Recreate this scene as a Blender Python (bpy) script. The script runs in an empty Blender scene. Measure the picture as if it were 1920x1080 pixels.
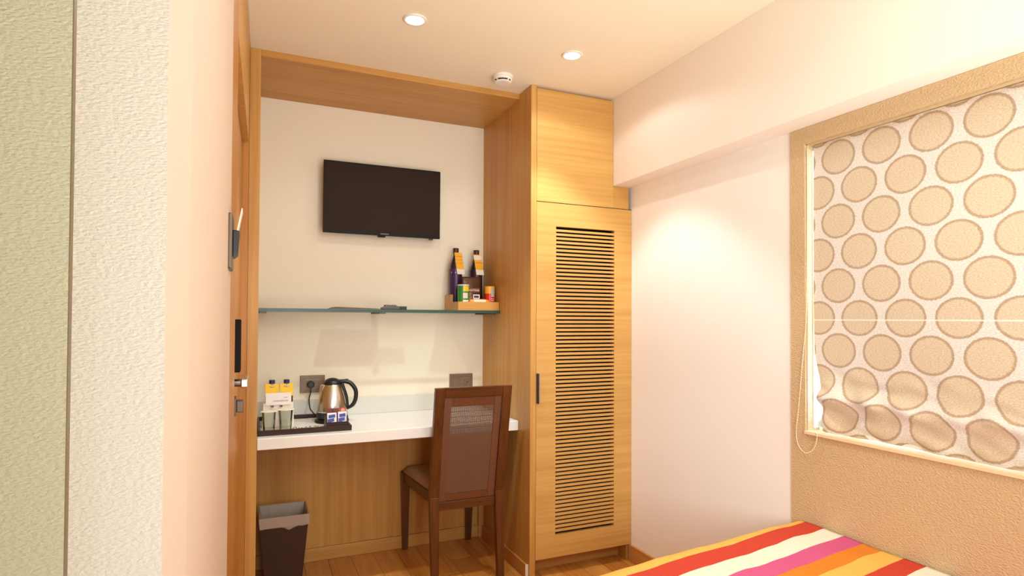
import bpy, bmesh, math, random
from mathutils import Vector, Matrix
random.seed(7)
SC = bpy.context.scene
COL = SC.collection
R = math.radians
# ------------------------------------------------------------------ camera
camd = bpy.data.cameras.new('camera'); cam = bpy.data.objects.new('camera', camd); COL.objects.link(cam)
F, YAW, PITCH, ROLL, CY = 1104.78, 0.4132, 0.0166, 0.0046, 580.1
fw = Vector((math.sin(YAW), math.cos(YAW), 0)); rt = Vector((math.cos(YAW), -math.sin(YAW), 0)); up = Vector((0, 0, 1))
fw, up = fw*math.cos(PITCH)+up*math.sin(PITCH), up*math.cos(PITCH)-fw*math.sin(PITCH)
rt, up = rt*math.cos(ROLL)+up*math.sin(ROLL), up*math.cos(ROLL)-rt*math.sin(ROLL)
M = Matrix((rt, up, -fw)).transposed().to_4x4(); M.translation = Vector((-0.0182, -2.744, 1.2657))
cam.matrix_world = M
camd.sensor_width = 36; camd.lens = F/1920*36; camd.shift_y = (CY-540)/1920; camd.clip_start = 0.02
SC.camera = cam
# ------------------------------------------------------------------ world, exposure, added fill lights
SC.view_settings.view_transform = 'Standard'; SC.view_settings.look = 'None'
SC.view_settings.gamma = 1; SC.view_settings.use_curve_mapping = False
SC.view_settings.exposure = 0.54
w = bpy.data.worlds.new('daylight'); SC.world = w; w.use_nodes = True
w.node_tree.nodes['Background'].inputs[0].default_value = (0.62, 0.83, 1.0, 1)
w.node_tree.nodes['Background'].inputs[1].default_value = 9.0
def area(name, loc, tgt, sx, sy, e, c):
    l = bpy.data.lights.new(name, 'AREA'); l.shape = 'RECTANGLE'; l.size = sx; l.size_y = sy; l.energy = e; l.color = c
    o = bpy.data.objects.new(name, l); COL.objects.link(o); o.location = loc
    o.rotation_euler = (Vector(tgt)-Vector(loc)).to_track_quat('-Z', 'Y').to_euler(); return o
COOL = (.89, 1.0, .98)
area('front_fill', (1.35, -3.2, 2.2), (0.8, 0.4, 0.9), 1.0, 0.8, 7, COOL).data.spread = R(120)  # added frontal fill behind the camera, not a room lamp
area('ceiling_fill', (0.95, -3.0, 0.75), (0.8, -2.2, 2.42), 1.2, 1.2, 24, COOL).data.spread = R(125)  # added upward fill above the bed to brighten the ceiling
area('right_wall_fill', (0.25, -3.8, 1.3), (1.8, -0.5, 0.6), 0.5, 0.8, 7.5, (.9, 1.0, 1.06)).data.spread = R(88)  # added fill aimed at the right wall, no real source there
area('low_left_fill', (-0.5, -3.3, 0.4), (-0.12, -2.3, 0.7), 0.6, 0.4, 1.5, COOL)  # added low fill that lifts the foot of the rough plaster
LAMPS = [(0.541, -0.521), (1.247, -0.502), (1.247, -1.85), (0.541, -1.85), (0.9, -3.0)]
SPOT_E = [25, 31, 6.5, 2.5, 2]

# ------------------------------------------------------------------ helpers
def lin(c):
    return tuple(((v/255)/12.92 if v/255 <= .04045 else ((v/255+.055)/1.055)**2.4) for v in c)+(1,)
def mat(name, col, rough=.5, metal=0, spec=.5, **k):
    m = bpy.data.materials.new(name); m.use_nodes = True; b = m.node_tree.nodes['Principled BSDF']
    b.inputs['Base Color'].default_value = lin(col); b.inputs['Roughness'].default_value = rough
    b.inputs['Metallic'].default_value = metal; b.inputs['Specular IOR Level'].default_value = spec
    for kk, v in k.items(): b.inputs[kk.replace('_', ' ')].default_value = v
    return m
def N(m, t, **props):
    n = m.node_tree.nodes.new(t)
    for k, v in props.items(): setattr(n, k, v)
    return n
def L(m, a, b): m.node_tree.links.new(a, b)
def coords(m, scale, kind='Object'):
    tc = N(m, 'ShaderNodeTexCoord'); mp = N(m, 'ShaderNodeMapping'); mp.inputs['Scale'].default_value = scale
    L(m, tc.outputs[kind], mp.inputs[0]); return mp.outputs[0]
def bump(m, h, strength, dist):
    b = N(m, 'ShaderNodeBump'); b.inputs['Strength'].default_value = strength; b.inputs['Distance'].default_value = dist
    L(m, h, b.inputs['Height']); L(m, b.outputs[0], m.node_tree.nodes['Principled BSDF'].inputs['Normal']); return b
def wood(name, c1, c2, axis, rough=.4, fine=55, spec=.4):
    m = mat(name, c1, rough, spec=spec); P = m.node_tree.nodes['Principled BSDF']
    s = [fine]*3; s['xyz'.index(axis)] = 1.6
    n = N(m, 'ShaderNodeTexNoise'); n.inputs['Scale'].default_value = 1; n.inputs['Detail'].default_value = 5; n.inputs['Distortion'].default_value = .6
    L(m, coords(m, s), n.inputs['Vector'])
    s2 = [7]*3; s2['xyz'.index(axis)] = .5
    n2 = N(m, 'ShaderNodeTexNoise'); n2.inputs['Scale'].default_value = 1; n2.inputs['Detail'].default_value = 3
    L(m, coords(m, s2), n2.inputs['Vector'])
    mx = N(m, 'ShaderNodeMath', operation='MULTIPLY_ADD'); mx.inputs[1].default_value = .45; L(m, n2.outputs[0], mx.inputs[0])
    h = N(m, 'ShaderNodeMath', operation='MULTIPLY'); h.inputs[1].default_value = .55; L(m, n.outputs[0], h.inputs[0]); L(m, h.outputs[0], mx.inputs[2])
    r = N(m, 'ShaderNodeValToRGB'); r.color_ramp.elements[0].position = .36; r.color_ramp.elements[1].position = .64
    r.color_ramp.elements[0].color = lin(c2); r.color_ramp.elements[1].color = lin(c1)
    L(m, mx.outputs[0], r.inputs[0]); L(m, r.outputs[0], P.inputs['Base Color'])
    bump(m, n.outputs[0], .12, .001); return m
def plaster(name, col, scale, strength, dist, sc=(1, 1, 1), rough=.7):
    m = mat(name, col, rough, spec=.3)
    n = N(m, 'ShaderNodeTexNoise'); n.inputs['Scale'].default_value = scale; n.inputs['Detail'].default_value = 3
    L(m, coords(m, sc), n.inputs['Vector']); bump(m, n.outputs[0], strength, dist); return m
def tag(o, label=None, cat=None, group=None, kind=None):
    if label: o['label'] = label
    if cat: o['category'] = cat
    if group: o['group'] = group
    if kind: o['kind'] = kind
    return o
def thing(name, label, cat, loc=(0, 0, 0), rz=0, group=None):
    o = bpy.data.objects.new(name, None); COL.objects.link(o); o.location = loc; o.rotation_euler = (0, 0, rz)
    o.empty_display_size = .05
    return tag(o, label, cat, group)
def root(o):
    while o.parent: o = o.parent
    return o
def ob(name, bm, m, parent=None, local=False, smooth=False, bev=0, label=None, kind=None, seg=2):
    """world-space bmesh -> mesh object; with a parent the verts are moved into its frame"""
    if parent and not local:
        r = root(parent)
        bm.transform((Matrix.Translation(r.location) @ r.rotation_euler.to_matrix().to_4x4()).inverted())
    bmesh.ops.recalc_face_normals(bm, faces=bm.faces)
    me = bpy.data.meshes.new(name); bm.to_mesh(me); bm.free()
    for mm in (m if isinstance(m, (list, tuple)) else [m]): me.materials.append(mm)
    if smooth: me.polygons.foreach_set('use_smooth', [True]*len(me.polygons))
    o = bpy.data.objects.new(name, me); COL.objects.link(o)
    if parent: o.parent = parent
    if bev:
        b = o.modifiers.new('bevel', 'BEVEL'); b.width = bev; b.segments = seg; b.limit_method = 'ANGLE'; b.angle_limit = R(40)
    if label: o['label'] = label
    if kind: o['kind'] = kind
    return o
def B(): return bmesh.new()
def box(bm, x0, x1, y0, y1, z0, z1, mi=0):
    v = [bm.verts.new(p) for p in ((x0,y0,z0),(x1,y0,z0),(x1,y1,z0),(x0,y1,z0),(x0,y0,z1),(x1,y0,z1),(x1,y1,z1),(x0,y1,z1))]
    for f in ((0,3,2,1),(4,5,6,7),(0,1,5,4),(1,2,6,5),(2,3,7,6),(3,0,4,7)):
        fc = bm.faces.new([v[i] for i in f]); fc.material_index = mi
    return bm
def hexa(bm, P8, mi=0):
    v = [bm.verts.new(p) for p in P8]
    for f in ((0,3,2,1),(4,5,6,7),(0,1,5,4),(1,2,6,5),(2,3,7,6),(3,0,4,7)):
        bm.faces.new([v[i] for i in f]).material_index = mi
    return bm
def prism(bm, pts, z0, z1):
    a = [bm.verts.new((x, y, z0)) for x, y in pts]; b = [bm.verts.new((x, y, z1)) for x, y in pts]
    n = len(pts); bm.faces.new(a[::-1]); bm.faces.new(b)
    for i in range(n): bm.faces.new((a[i], a[(i+1) % n], b[(i+1) % n], b[i]))
    return bm
def lathe(bm, prof, c, n=28, ax='z', cap=True, sx=1, sy=1):
    rings = []
    for r, h in prof:
        ring = []
        for i in range(n):
            a = 2*math.pi*i/n; u, v = r*math.cos(a)*sx, r*math.sin(a)*sy
            p = {'z': (u, v, h), 'y': (u, h, v), 'x': (h, u, v)}[ax]
            ring.append(bm.verts.new((c[0]+p[0], c[1]+p[1], c[2]+p[2])))
        rings.append(ring)
    for a, b in zip(rings, rings[1:]):
        for i in range(n): bm.faces.new((a[i], a[(i+1) % n], b[(i+1) % n], b[i]))
    if cap:
        bm.faces.new(rings[0][::-1]); bm.faces.new(rings[-1])
    return bm
def tube(bm, pts, r, n=8, closed=False):
    pts = [Vector(p) for p in pts]; rings = []; up0 = Vector((.13, .21, .97)).normalized(); K = len(pts)
    rr = r if isinstance(r, (list, tuple)) else [r]*K
    for i, p in enumerate(pts):
        t = (pts[(i+1) % K if closed else min(i+1, K-1)]-pts[(i-1) % K if closed else max(i-1, 0)]).normalized()
        s = t.cross(up0)
        if s.length < .05: s = t.cross(Vector((1, 0, 0)))
        s.normalize(); q = s.cross(t)
        rings.append([bm.verts.new(p+s*rr[i]*math.cos(2*math.pi*k/n)+q*rr[i]*math.sin(2*math.pi*k/n)) for k in range(n)])
    pr = list(zip(rings, rings[1:]))
    if closed: pr.append((rings[-1], rings[0]))
    for a, b in pr:
        for k in range(n): bm.faces.new((a[k], a[(k+1) % n], b[(k+1) % n], b[k]))
    if not closed: bm.faces.new(rings[0][::-1]); bm.faces.new(rings[-1])
    return bm
def spline(pts, n=8):
    P = [Vector(p) for p in pts]; P = [P[0]*2-P[1]]+P+[P[-1]*2-P[-2]]; out = []
    for i in range(1, len(P)-2):
        for k in range(n):
            t = k/n; a, b, c, d = P[i-1:i+3]
            out.append(.5*((2*b)+(c-a)*t+(2*a-5*b+4*c-d)*t*t+(3*b-a-3*c+d)*t**3))
    out.append(P[-2]); return out
def text(name, s, loc, size, m, parent, rot=(R(90), 0, 0), depth=.0004):
    c = bpy.data.curves.new(name, 'FONT'); c.body = s; c.size = size; c.extrude = depth; c.align_x = 'CENTER'; c.align_y = 'CENTER'
    c.resolution_u = 3
    t = bpy.data.objects.new(name, c); COL.objects.link(t)
    bpy.context.view_layer.update()
    me = bpy.data.meshes.new_from_object(t); bpy.data.objects.remove(t)
    me.name = name; me.materials.clear(); me.materials.append(m)
    o = bpy.data.objects.new(name, me); COL.objects.link(o)
    me.transform(Matrix.Translation(Vector(loc)-root(parent).location) @ __import__('mathutils').Euler(rot).to_matrix().to_4x4())
    o.parent = parent; return o
def struct(name, bm, m, parent=None, **k):
    return ob(name, bm, m, parent, kind='structure', **k)

# ------------------------------------------------------------------ materials
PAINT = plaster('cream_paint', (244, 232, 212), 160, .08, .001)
CEIL = plaster('ceiling_paint', (246, 233, 210), 120, .04, .001)
TEXWALL = plaster('textured_plaster', (212, 197, 182), 290, .6, .0019, (1, 1, 2.4), .75)
PAPER = plaster('beige_wallpaper', (212, 182, 140), 150, .9, .004, (1, 1, 1.6), .55)
OAKZ = wood('oak_vertical', (210, 158, 86), (190, 134, 66), 'z')
OAKX = wood('oak_horizontal', (210, 158, 86), (190, 134, 66), 'x')
OAKY = wood('oak_along', (210, 158, 86), (190, 134, 66), 'y')
DOORX = wood('oak_door_face', (214, 166, 94), (196, 144, 76), 'x', .42)
JAMB = wood('door_frame_oak', (192, 128, 56), (166, 104, 40), 'z')
FLOORM = [wood('floor_oak', (208, 142, 66), (180, 112, 44), 'y', .3, 40), wood('floor_oak_light', (214, 150, 74), (190, 122, 52), 'y', .3, 40), wood('floor_oak_dark', (200, 134, 60), (170, 102, 38), 'y', .3, 40)]
WALNUT = wood('chair_wood', (110, 62, 24), (78, 42, 14), 'z', .32, 70)
WALNUTX = wood('chair_wood_rail', (110, 62, 24), (78, 42, 14), 'x', .32, 70)
CANE = mat('cane_strand', (108, 70, 42), .6)
CANE2 = mat('cane_wrap', (112, 62, 26), .5)
WHITE = mat('white_laminate', (246, 243, 238), .25)
WPLAST = mat('white_plastic', (240, 232, 224), .4)
GLASSPL = mat('backpainted_glass', (222, 220, 210), .08)
DARK = mat('black_plastic', (26, 22, 20), .35)
DARKM = mat('interior_shade', (26, 16, 9), .8)  # near-black: shade inside the wardrobe put into the colour
STEEL = mat('brushed_steel', (208, 206, 200), .26, 1)
CHROME = mat('satin_chrome', (200, 196, 190), .25, 1)
BRONZE = mat('dark_metal_plate', (110, 94, 80), .38, .7)
PLATE = mat('taupe_plate', (128, 106, 88), .4, .3)
FABRIC = plaster('seat_fabric', (176, 148, 120), 500, .3, .001)
LEATHER = plaster('espresso_leatherette', (58, 38, 28), 260, .2, .001, rough=.4)

def glassy(name, tint, rough=.03, gloss=.12, trans=None):
    m = bpy.data.materials.new(name); m.use_nodes = True; nt = m.node_tree; nt.nodes.clear()
    o = N(m, 'ShaderNodeOutputMaterial'); t = N(m, 'ShaderNodeBsdfTransparent'); g = N(m, 'ShaderNodeBsdfGlossy')
    t.inputs[0].default_value = lin(tint); g.inputs['Roughness'].default_value = rough
    fr = N(m, 'ShaderNodeFresnel'); fr.inputs[0].default_value = 1.22
    mx = N(m, 'ShaderNodeMixShader'); L(m, fr.outputs[0], mx.inputs[0]); L(m, t.outputs[0], mx.inputs[1]); L(m, g.outputs[0], mx.inputs[2])
    L(m, mx.outputs[0], o.inputs[0]); return m
CLEAR = glassy('clear_glass', (246, 248, 246))
PANE = glassy('window_glass', (235, 244, 248))
GREENGLASS = glassy('green_tinted_glass', (245, 246, 237))
SHELFEDGE = mat('green_glass_edge', (36, 70, 58), .3)
BOTTLE = glassy('bottle_plastic', (228, 230, 226))

# ------------------------------------------------------------------ room shell
H, W, D = 2.424, 1.223, .516
XR, XB, ZB, XP = 1.816, 1.701, 1.967, 1.808
YB, YF = D, -4.2
XL = -1.3
def Lx(y): return -.0426+.0165*y
fl = box(B(), XL, 1.95, YF, D, -.06, -.012)
floor = struct('floor', fl, mat('subfloor', (120, 80, 45), .7))
pw = .118; xi = -1.3; kk = 0
while xi < 1.816:
    y = YF - random.random()*.9
    while y < D-.01:
        y1 = min(y+1.2, D); y0 = max(y, YF)
        if y1-y0 > .02:
            b = box(B(), xi+.0006, min(xi+pw, 1.816)-.0006, y0+.0006, y1-.0006, -.012, 0)
            ob('plank', b, FLOORM[(kk*7+int(y*3)) % 3], floor, bev=.0008, seg=1)
        y += 1.2
    xi += pw; kk += 1
struct('ceiling', box(B(), XL, 1.95, YF, D, H, H+.08), CEIL)
struct('wall_back', box(B(), -1.4, 1.95, D, D+.1, -.0119, H), PAINT)
struct('wall_front', box(B(), XL, 1.95, YF-.1, YF, -.0119, H), PAINT)
# left wall block with a chamfered corner; its end face is rough plaster
b = prism(B(), [(-.065, -2.212), (Lx(-1.34), -1.34), (-.16, -1.34), (-.16, D), (XL, D), (XL, -2.30), (-.0712, -2.30)], 0, H)
for f in b.faces: f.material_index = 1 if abs(f.calc_center_median().y+2.30) < .002 else 0
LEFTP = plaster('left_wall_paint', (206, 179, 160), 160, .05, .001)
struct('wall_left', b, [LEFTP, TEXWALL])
struct('wall_side', box(B(), XL-.1, XL, YF, D, -.0119, H), PAINT)
# right wall with the window opening
WY0, WY1, WZ0, WZ1 = -2.75, -1.218, .866, 1.906
def holed(bm, x0, x1, y0, y1, z0, z1):
    box(bm, x0, x1, y0, WY0, z0, z1); box(bm, x0, x1, WY1, y1, z0, z1)
    box(bm, x0, x1, WY0, WY1, z0, WZ0); box(bm, x0, x1, WY0, WY1, WZ1, z1); return bm
wr = struct('wall_right', holed(B(), XR, 1.95, YF, D, -.0119, H), plaster('right_wall_paint', (250, 243, 236), 160, .05, .001))
pnl = holed(B(), XP, XR-.0003, -3.3, -1.158, 0, ZB-.001)
ob('wallpaper_panel', pnl, PAPER, wr, label='beige textured wallpaper panel around the window')
rv = B()
box(rv, XR+.0, 1.875, WY1-.004, WY1-.0003, WZ0, WZ1); box(rv, XR, 1.875, WY0+.0003, WY0+.004, WZ0, WZ1); box(rv, XR, 1.875, WY0, WY1, WZ1-.004, WZ1-.0003)
ob('window_reveal', rv, PAPER, wr)
struct('trim_1', box(B(), XB, XR, YF, D-.0, ZB, H-.0005), plaster('beam_paint', (246, 234, 222), 160, .05, .001))          # boxed ceiling beam
SKIRT = wood('skirting_oak', (206, 148, 78), (184, 124, 58), 'y')
struct('baseboard_right', box(B(), XR-.014, XR-.0003, -1.157, -.142, .0003, .086), SKIRT, bev=.002)
# window: frame, glass, sill
win = struct('window_1', box(box(box(box(B(), 1.842, 1.91, WY1-.0075, WY1-.0042, WZ0+.012, WZ1-.004), 1.878, 1.91, WY0, WY0+.035, WZ0+.012, WZ1), 1.878, 1.91, WY0, WY1, WZ1-.03, WZ1), 1.878, 1.91, WY0, WY1, WZ0+.012, WZ0+.04), WPLAST)
ob('window_pane', box(B(), 1.892, 1.896, WY0+.035, WY1-.0075, WZ0+.04, WZ1-.03), PANE, win)
ob('window_mullion', box(B(), 1.884, 1.904, -2.0, -1.97, WZ0+.04, WZ1-.03), WPLAST, win)
ob('window_sill', box(B(), 1.800, 1.90, WY0, WY1, WZ0-.008, WZ0+.004), mat('cream_sill', (240, 214, 172), .35), win, bev=.0015)

# ------------------------------------------------------------------ roman blind
def blind_mat():
    m = bpy.data.materials.new('circle_print_fabric'); m.use_nodes = True; P = m.node_tree.nodes['Principled BSDF']
    uv = N(m, 'ShaderNodeUVMap'); uv.uv_map = 'UVMap'
    nz = N(m, 'ShaderNodeTexNoise'); nz.inputs['Scale'].default_value = 120; nz.inputs['Detail'].default_value = 2
    L(m, uv.outputs[0], nz.inputs['Vector'])
    sep = N(m, 'ShaderNodeSeparateXYZ'); L(m, uv.outputs[0], sep.inputs[0])
    def mth(op, a, bb, c=None):
        n = N(m, 'ShaderNodeMath', operation=op)
        for i, q in enumerate((a, bb, c)):
            if q is None: continue
            if isinstance(q, (int, float)): n.inputs[i].default_value = q
            else: L(m, q, n.inputs[i])
        return n.outputs[0]
    def dist(y0, z0):
        def ax(s, c, p):
            q = mth('DIVIDE', mth('SUBTRACT', s, c), p); q = mth('SUBTRACT', mth('FRACT', mth('ADD', q, 50.5), 0), .5); return mth('MULTIPLY', q, p)
        a = ax(sep.outputs[0], y0, .153); c = mth('MULTIPLY', ax(sep.outputs[1], z0, .2245), 1.07)
        return mth('SQRT', mth('ADD', mth('MULTIPLY', a, a), mth('MULTIPLY', c, c)), 0)
    d = mth('MINIMUM', dist(-1.328, 1.836), dist(-1.4045, 1.7238))
    d = mth('MULTIPLY_ADD', mth('SUBTRACT', nz.outputs[0], .5), .006, d)
    rp = N(m, 'ShaderNodeValToRGB'); cr = rp.color_ramp
    fill, ring, gnd = lin((214, 187, 154)), lin((182, 151, 119)), lin((227, 210, 193))
    cr.elements[0].position = 0; cr.elements[0].color = fill; cr.elements[1].position = .545; cr.elements[1].color = fill
    for p, c in ((.588, ring), (.630, ring), (.660, gnd), (1, gnd)): e = cr.elements.new(p); e.color = c
    L(m, mth('MULTIPLY', d, 10), rp.inputs[0])
    wv = N(m, 'ShaderNodeTexNoise'); wv.inputs['Scale'].default_value = 1; wv.inputs['Detail'].default_value = 2
    mp = N(m, 'ShaderNodeMapping'); mp.inputs['Scale'].default_value = (170, 380, 1); L(m, uv.outputs[0], mp.inputs[0]); L(m, mp.outputs[0], wv.inputs['Vector'])
    mr = N(m, 'ShaderNodeMapRange'); mr.inputs['From Min'].default_value = .35; mr.inputs['From Max'].default_value = .65; mr.inputs['To Min'].default_value = .78; mr.inputs['To Max'].default_value = 1.06
    L(m, wv.outputs[0], mr.inputs[0])
    mx = N(m, 'ShaderNodeMix', data_type='RGBA', blend_type='MULTIPLY'); mx.inputs[0].default_value = 1
    L(m, rp.outputs[0], mx.inputs[6]); L(m, mr.outputs[0], mx.inputs[7])
    # stitched seams
    sm = mth('LESS_THAN', mth('ABSOLUTE', mth('SUBTRACT', sep.outputs[1], 1.268), 0), .0022)
    sm = mth('MULTIPLY', sm, .55)
    m2 = N(m, 'ShaderNodeMix', data_type='RGBA'); L(m, sm, m2.inputs[0]); L(m, mx.outputs[2], m2.inputs[6]); m2.inputs[7].default_value = lin((252, 240, 226))
    L(m, m2.outputs[2], P.inputs['Base Color']); P.inputs['Roughness'].default_value = .75
    P.inputs['Sheen Weight'].default_value = .15
    bump(m, wv.outputs[0], .25, .001)
    tr = N(m, 'ShaderNodeBsdfTranslucent'); L(m, m2.outputs[2], tr.inputs[0])
    ms = N(m, 'ShaderNodeMixShader'); ms.inputs[0].default_value = .04
    out = m.node_tree.nodes['Material Output']; L(m, P.outputs[0], ms.inputs[1]); L(m, tr.outputs[0], ms.inputs[2]); L(m, ms.outputs[0], out.inputs[0])
    return m
def sst(a, b, x):
    t = max(0, min(1, (x-a)/(b-a))); return t*t*(3-2*t)
blind = thing('roman_blind', 'cream roman blind printed with rows of beige circles, lowered over the window', 'blind', (1.84, -1.9, WZ0))
bm = B(); NU, NV = 150, 120; uvl = bm.loops.layers.uv.new('UVMap'); g = []
zt, zb_ = 1.900, .873
from mathutils import noise
for j in range(NV+1):
    v = j/NV; z = zt+(zb_-zt)*v; row = []
    for i in range(NU+1):
        u = i/NU
        low = 1-sst(.98, 1.14, z)
        yl = -1.2315-.038*(1-sst(.93, 1.2, z))+.006*math.sin(z*9)*low
        y = yl+(-2.72-yl)*u
        s = (y+1.22)
        xo = .006*math.sin(z*3.1+.5)*.5+.004*noise.noise((y*2.5, z*2.5, 0))
        near = math.exp(-max(0, -s-.0)/.5)
        # hanging folds just above the hem
        f1 = math.exp(-((z-(1.035-.05*(-s)))/.026)**2)
        f2 = math.exp(-((z-(.955-.03*(-s)))/.022)**2)
        ridge = math.exp(-((z-(.995-.03*(-s)))/.03)**2)
        xo += low*(.010*f2*.6-.022*ridge*(.7+.6*near))+.010*f1*near
        xo += low*.017*(.35+.65*near)*sst(0,.08,-s)*noise.noise((y*8+z*9, z*22-y*9, 3.1))*1.6-low*near*.012*math.exp(-((z-1.045-.10*s+.0*y)/.016)**2)+low*.004*noise.noise((y*12, z*12, 9))
        row.append((bm.verts.new((1.838+xo, y, z+low*.004*noise.noise((y*6, 2, z*4)))), (y, z)))
    g.append(row)
for j in range(NV):
    for i in range(NU):
        q = (g[j][i], g[j+1][i], g[j+1][i+1], g[j][i+1]); f = bm.faces.new([a[0] for a in q])
        for lp, a in zip(f.loops, q): lp[uvl].uv = a[1]
bl = ob('blind_fabric', bm, blind_mat(), blind, smooth=True)
ob('head_rail', box(B(), 1.842, 1.87, -2.72, -1.222, 1.884, 1.8995), WPLAST, blind)
ob('hem_bar', box(B(), 1.845, 1.851, -2.70, -1.30, .874, .89), WPLAST, blind)
cp = spline([(1.812, -1.226, 1.89), (1.811, -1.226, 1.6), (1.806, -1.226, 1.30), (1.801, -1.214, 1.13), (1.798, -1.198, .95), (1.797, -1.189, .86), (1.797, -1.197, .815), (1.796, -1.228, .792), (1.797, -1.262, .815), (1.797, -1.275, .86), (1.803, -1.262, .90), (1.826, -1.243, 1.10), (1.828, -1.236, 1.4), (1.828, -1.234, 1.89)], 22)
bd = B(); tube(bd, cp, .0009, 6)
acc = 0
for a, c in zip(cp, cp[1:]):
    acc += (c-a).length
    if acc > .0085: acc = 0; bmesh.ops.create_icosphere(bd, subdivisions=1, radius=.0019, matrix=Matrix.Translation(c))
ob('pull_chain', bd, mat('chain_beads', (250, 238, 215), .35), blind, label='white beaded pull chain looped below the sill', smooth=True)

# ------------------------------------------------------------------ door in the left wall
dr = thing('door_1', None, None, (-.09, -.6, 0)); dr['kind'] = 'structure'
def slab(bm, y0, y1, z0, z1, o0, o1):   # slab following the line Lx, offsets o0<o1 from it
    return hexa(bm, [(Lx(y0)+o0, y0, z0), (Lx(y0)+o1, y0, z0), (Lx(y1)+o1, y1, z0), (Lx(y1)+o0, y1, z0), (Lx(y0)+o0, y0, z1), (Lx(y0)+o1, y0, z1), (Lx(y1)+o1, y1, z1), (Lx(y1)+o0, y1, z1)])
ob('door_frame', slab(B(), -1.339, -1.10, .0005, H-.001, -.09, .0), JAMB, dr)
ob('door_frame', slab(B(), -.12, -.0005, .0005, H-.001, -.09, .0), JAMB, dr)
ob('overdoor_panel', slab(B(), -1.0995, -.1205, 1.985, H-.001, -.09, .0), OAKZ, dr)
ob('door_leaf', slab(B(), -1.097, -.123, .004, 1.98, -.085, -.024), wood('door_leaf_oak', (200, 136, 62), (176, 112, 44), 'z'), dr)
hy = -1.035
hl = B(); lathe(hl, [(.024, -.0), (.024, .006)], (Lx(hy)-.024, hy, 1.095), 20, 'x'); lathe(hl, [(.010, .006), (.010, .050)], (Lx(hy)-.024, hy, 1.095), 12, 'x')
box(hl, Lx(hy)+.012, Lx(hy)+.030, hy-.014, hy+.115, 1.083, 1.106)
ob('door_handle', hl, CHROME, dr, bev=.003, label='satin chrome lever handle')
dbm = B(); box(dbm, Lx(hy)-.024, Lx(hy)+.003, hy-.028, hy+.028, 1.012, 1.058); box(dbm, Lx(hy)+.003, Lx(hy)+.020, hy-.02, hy+.012, 1.020, 1.050)
ob('dead_bolt', dbm, BRONZE, dr, bev=.002)
ob('lock_plate', box(B(), Lx(hy)-.024, Lx(hy)+.012, hy-.035, hy+.035, 1.125, 1.262), mat('lock_black', (30, 22, 18), .6, spec=.1), dr, bev=.003, label='black lock cover plate')

# ------------------------------------------------------------------ card switch on the left wall end
cs = thing('card_switch', 'dark metal key-card switch with a white card in its slot, beside the door frame', 'switch', (-.064, -1.43, 1.40))
pb = B(); box(pb, Lx(-1.4)-.0005, Lx(-1.4)+.008, -1.485, -1.385, 1.362, 1.470)
ob('switch_plate', pb, BRONZE, cs, bev=.003)
hb = hexa(B(), [(-.058, -1.465, 1.385), (-.048, -1.465, 1.392), (-.048, -1.405, 1.392), (-.058, -1.405, 1.385), (-.058, -1.465, 1.44), (-.045, -1.465, 1.438), (-.045, -1.405, 1.438), (-.058, -1.405, 1.44)])
ob('card_slot', hb, DARK, cs, bev=.002)
kc = hexa(B(), [(-.0530, -1.460, 1.425), (-.0515, -1.460, 1.424), (-.0515, -1.408, 1.424), (-.0530, -1.408, 1.425), (-.0420, -1.460, 1.484), (-.0405, -1.460, 1.483), (-.0405, -1.408, 1.483), (-.0420, -1.408, 1.484)])
o = ob('key_card', kc, mat('white_card', (240, 228, 214), .35)); tag(o, 'white key card standing in the slot of the dark switch by the door', 'key card')

# ------------------------------------------------------------------ green glass partition in front of the rough plaster
gp = thing('glass_partition', 'tall green-tinted clear glass sheet standing before the rough plaster at far left', 'glass partition', (-.4, -2.42, 0))
ob('glass_sheet', box(B(), -.90, -.0945, -2.422, -2.418, .02, 2.40), GREENGLASS, gp)
ob('edge_strip', box(B(), -.0945, -.0940, -2.4222, -2.4178, .02, 2.40), mat('brown_edge_strip', (112, 96, 72), .4), gp)
ob('floor_channel', box(B(), -.90, -.094, -2.43, -2.41, .0005, .022), CHROME, gp)
# plastic corner guard low on the plaster corner
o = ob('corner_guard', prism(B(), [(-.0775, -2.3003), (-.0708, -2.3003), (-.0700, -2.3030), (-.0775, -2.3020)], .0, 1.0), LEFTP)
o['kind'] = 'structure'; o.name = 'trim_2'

# ------------------------------------------------------------------ alcove surround (post + header)
al = thing('alcove_surround', 'oak-veneered post and header board framing the desk alcove', 'wood surround', (0, .25, 0))
ob('side_post', box(B(), -.0426, 0, 0, D-.0005, .0005, H-.0005), OAKZ, al, bev=.0012)
ob('header_board', box(B(), .0003, W-.0003, 0, D-.0005, H-.028, H-.0005), OAKX, al, bev=.001)

# ------------------------------------------------------------------ desk
dk = thing('desk', 'white-topped built-in desk spanning the alcove on an oak back panel', 'desk', (.61, .25, 0))
ob('desktop', box(B(), .0006, W-.0006, -.002, D-.0005, .70, .75), WHITE, dk, bev=.003)
ob('back_panel', box(B(), .0006, W-.0006, D-.012, D-.0006, .068, .6995), OAKZ, dk)
ob('skirting', box(B(), .0006, W-.0006, D-.022, D-.0006, .0006, .067), OAKX, dk, bev=.002)
ob('corner_batten', box(B(), W-.032, W-.0006, D-.034, D-.0225, .0006, .6995), OAKZ, dk)
o = ob('splashback', box(B(), .001, W-.001, D-.009, D-.0006, .7505, .843), GLASSPL, bev=.001); tag(o, 'pale glossy splashback strip along the back of the white desk', 'splashback')

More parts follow.
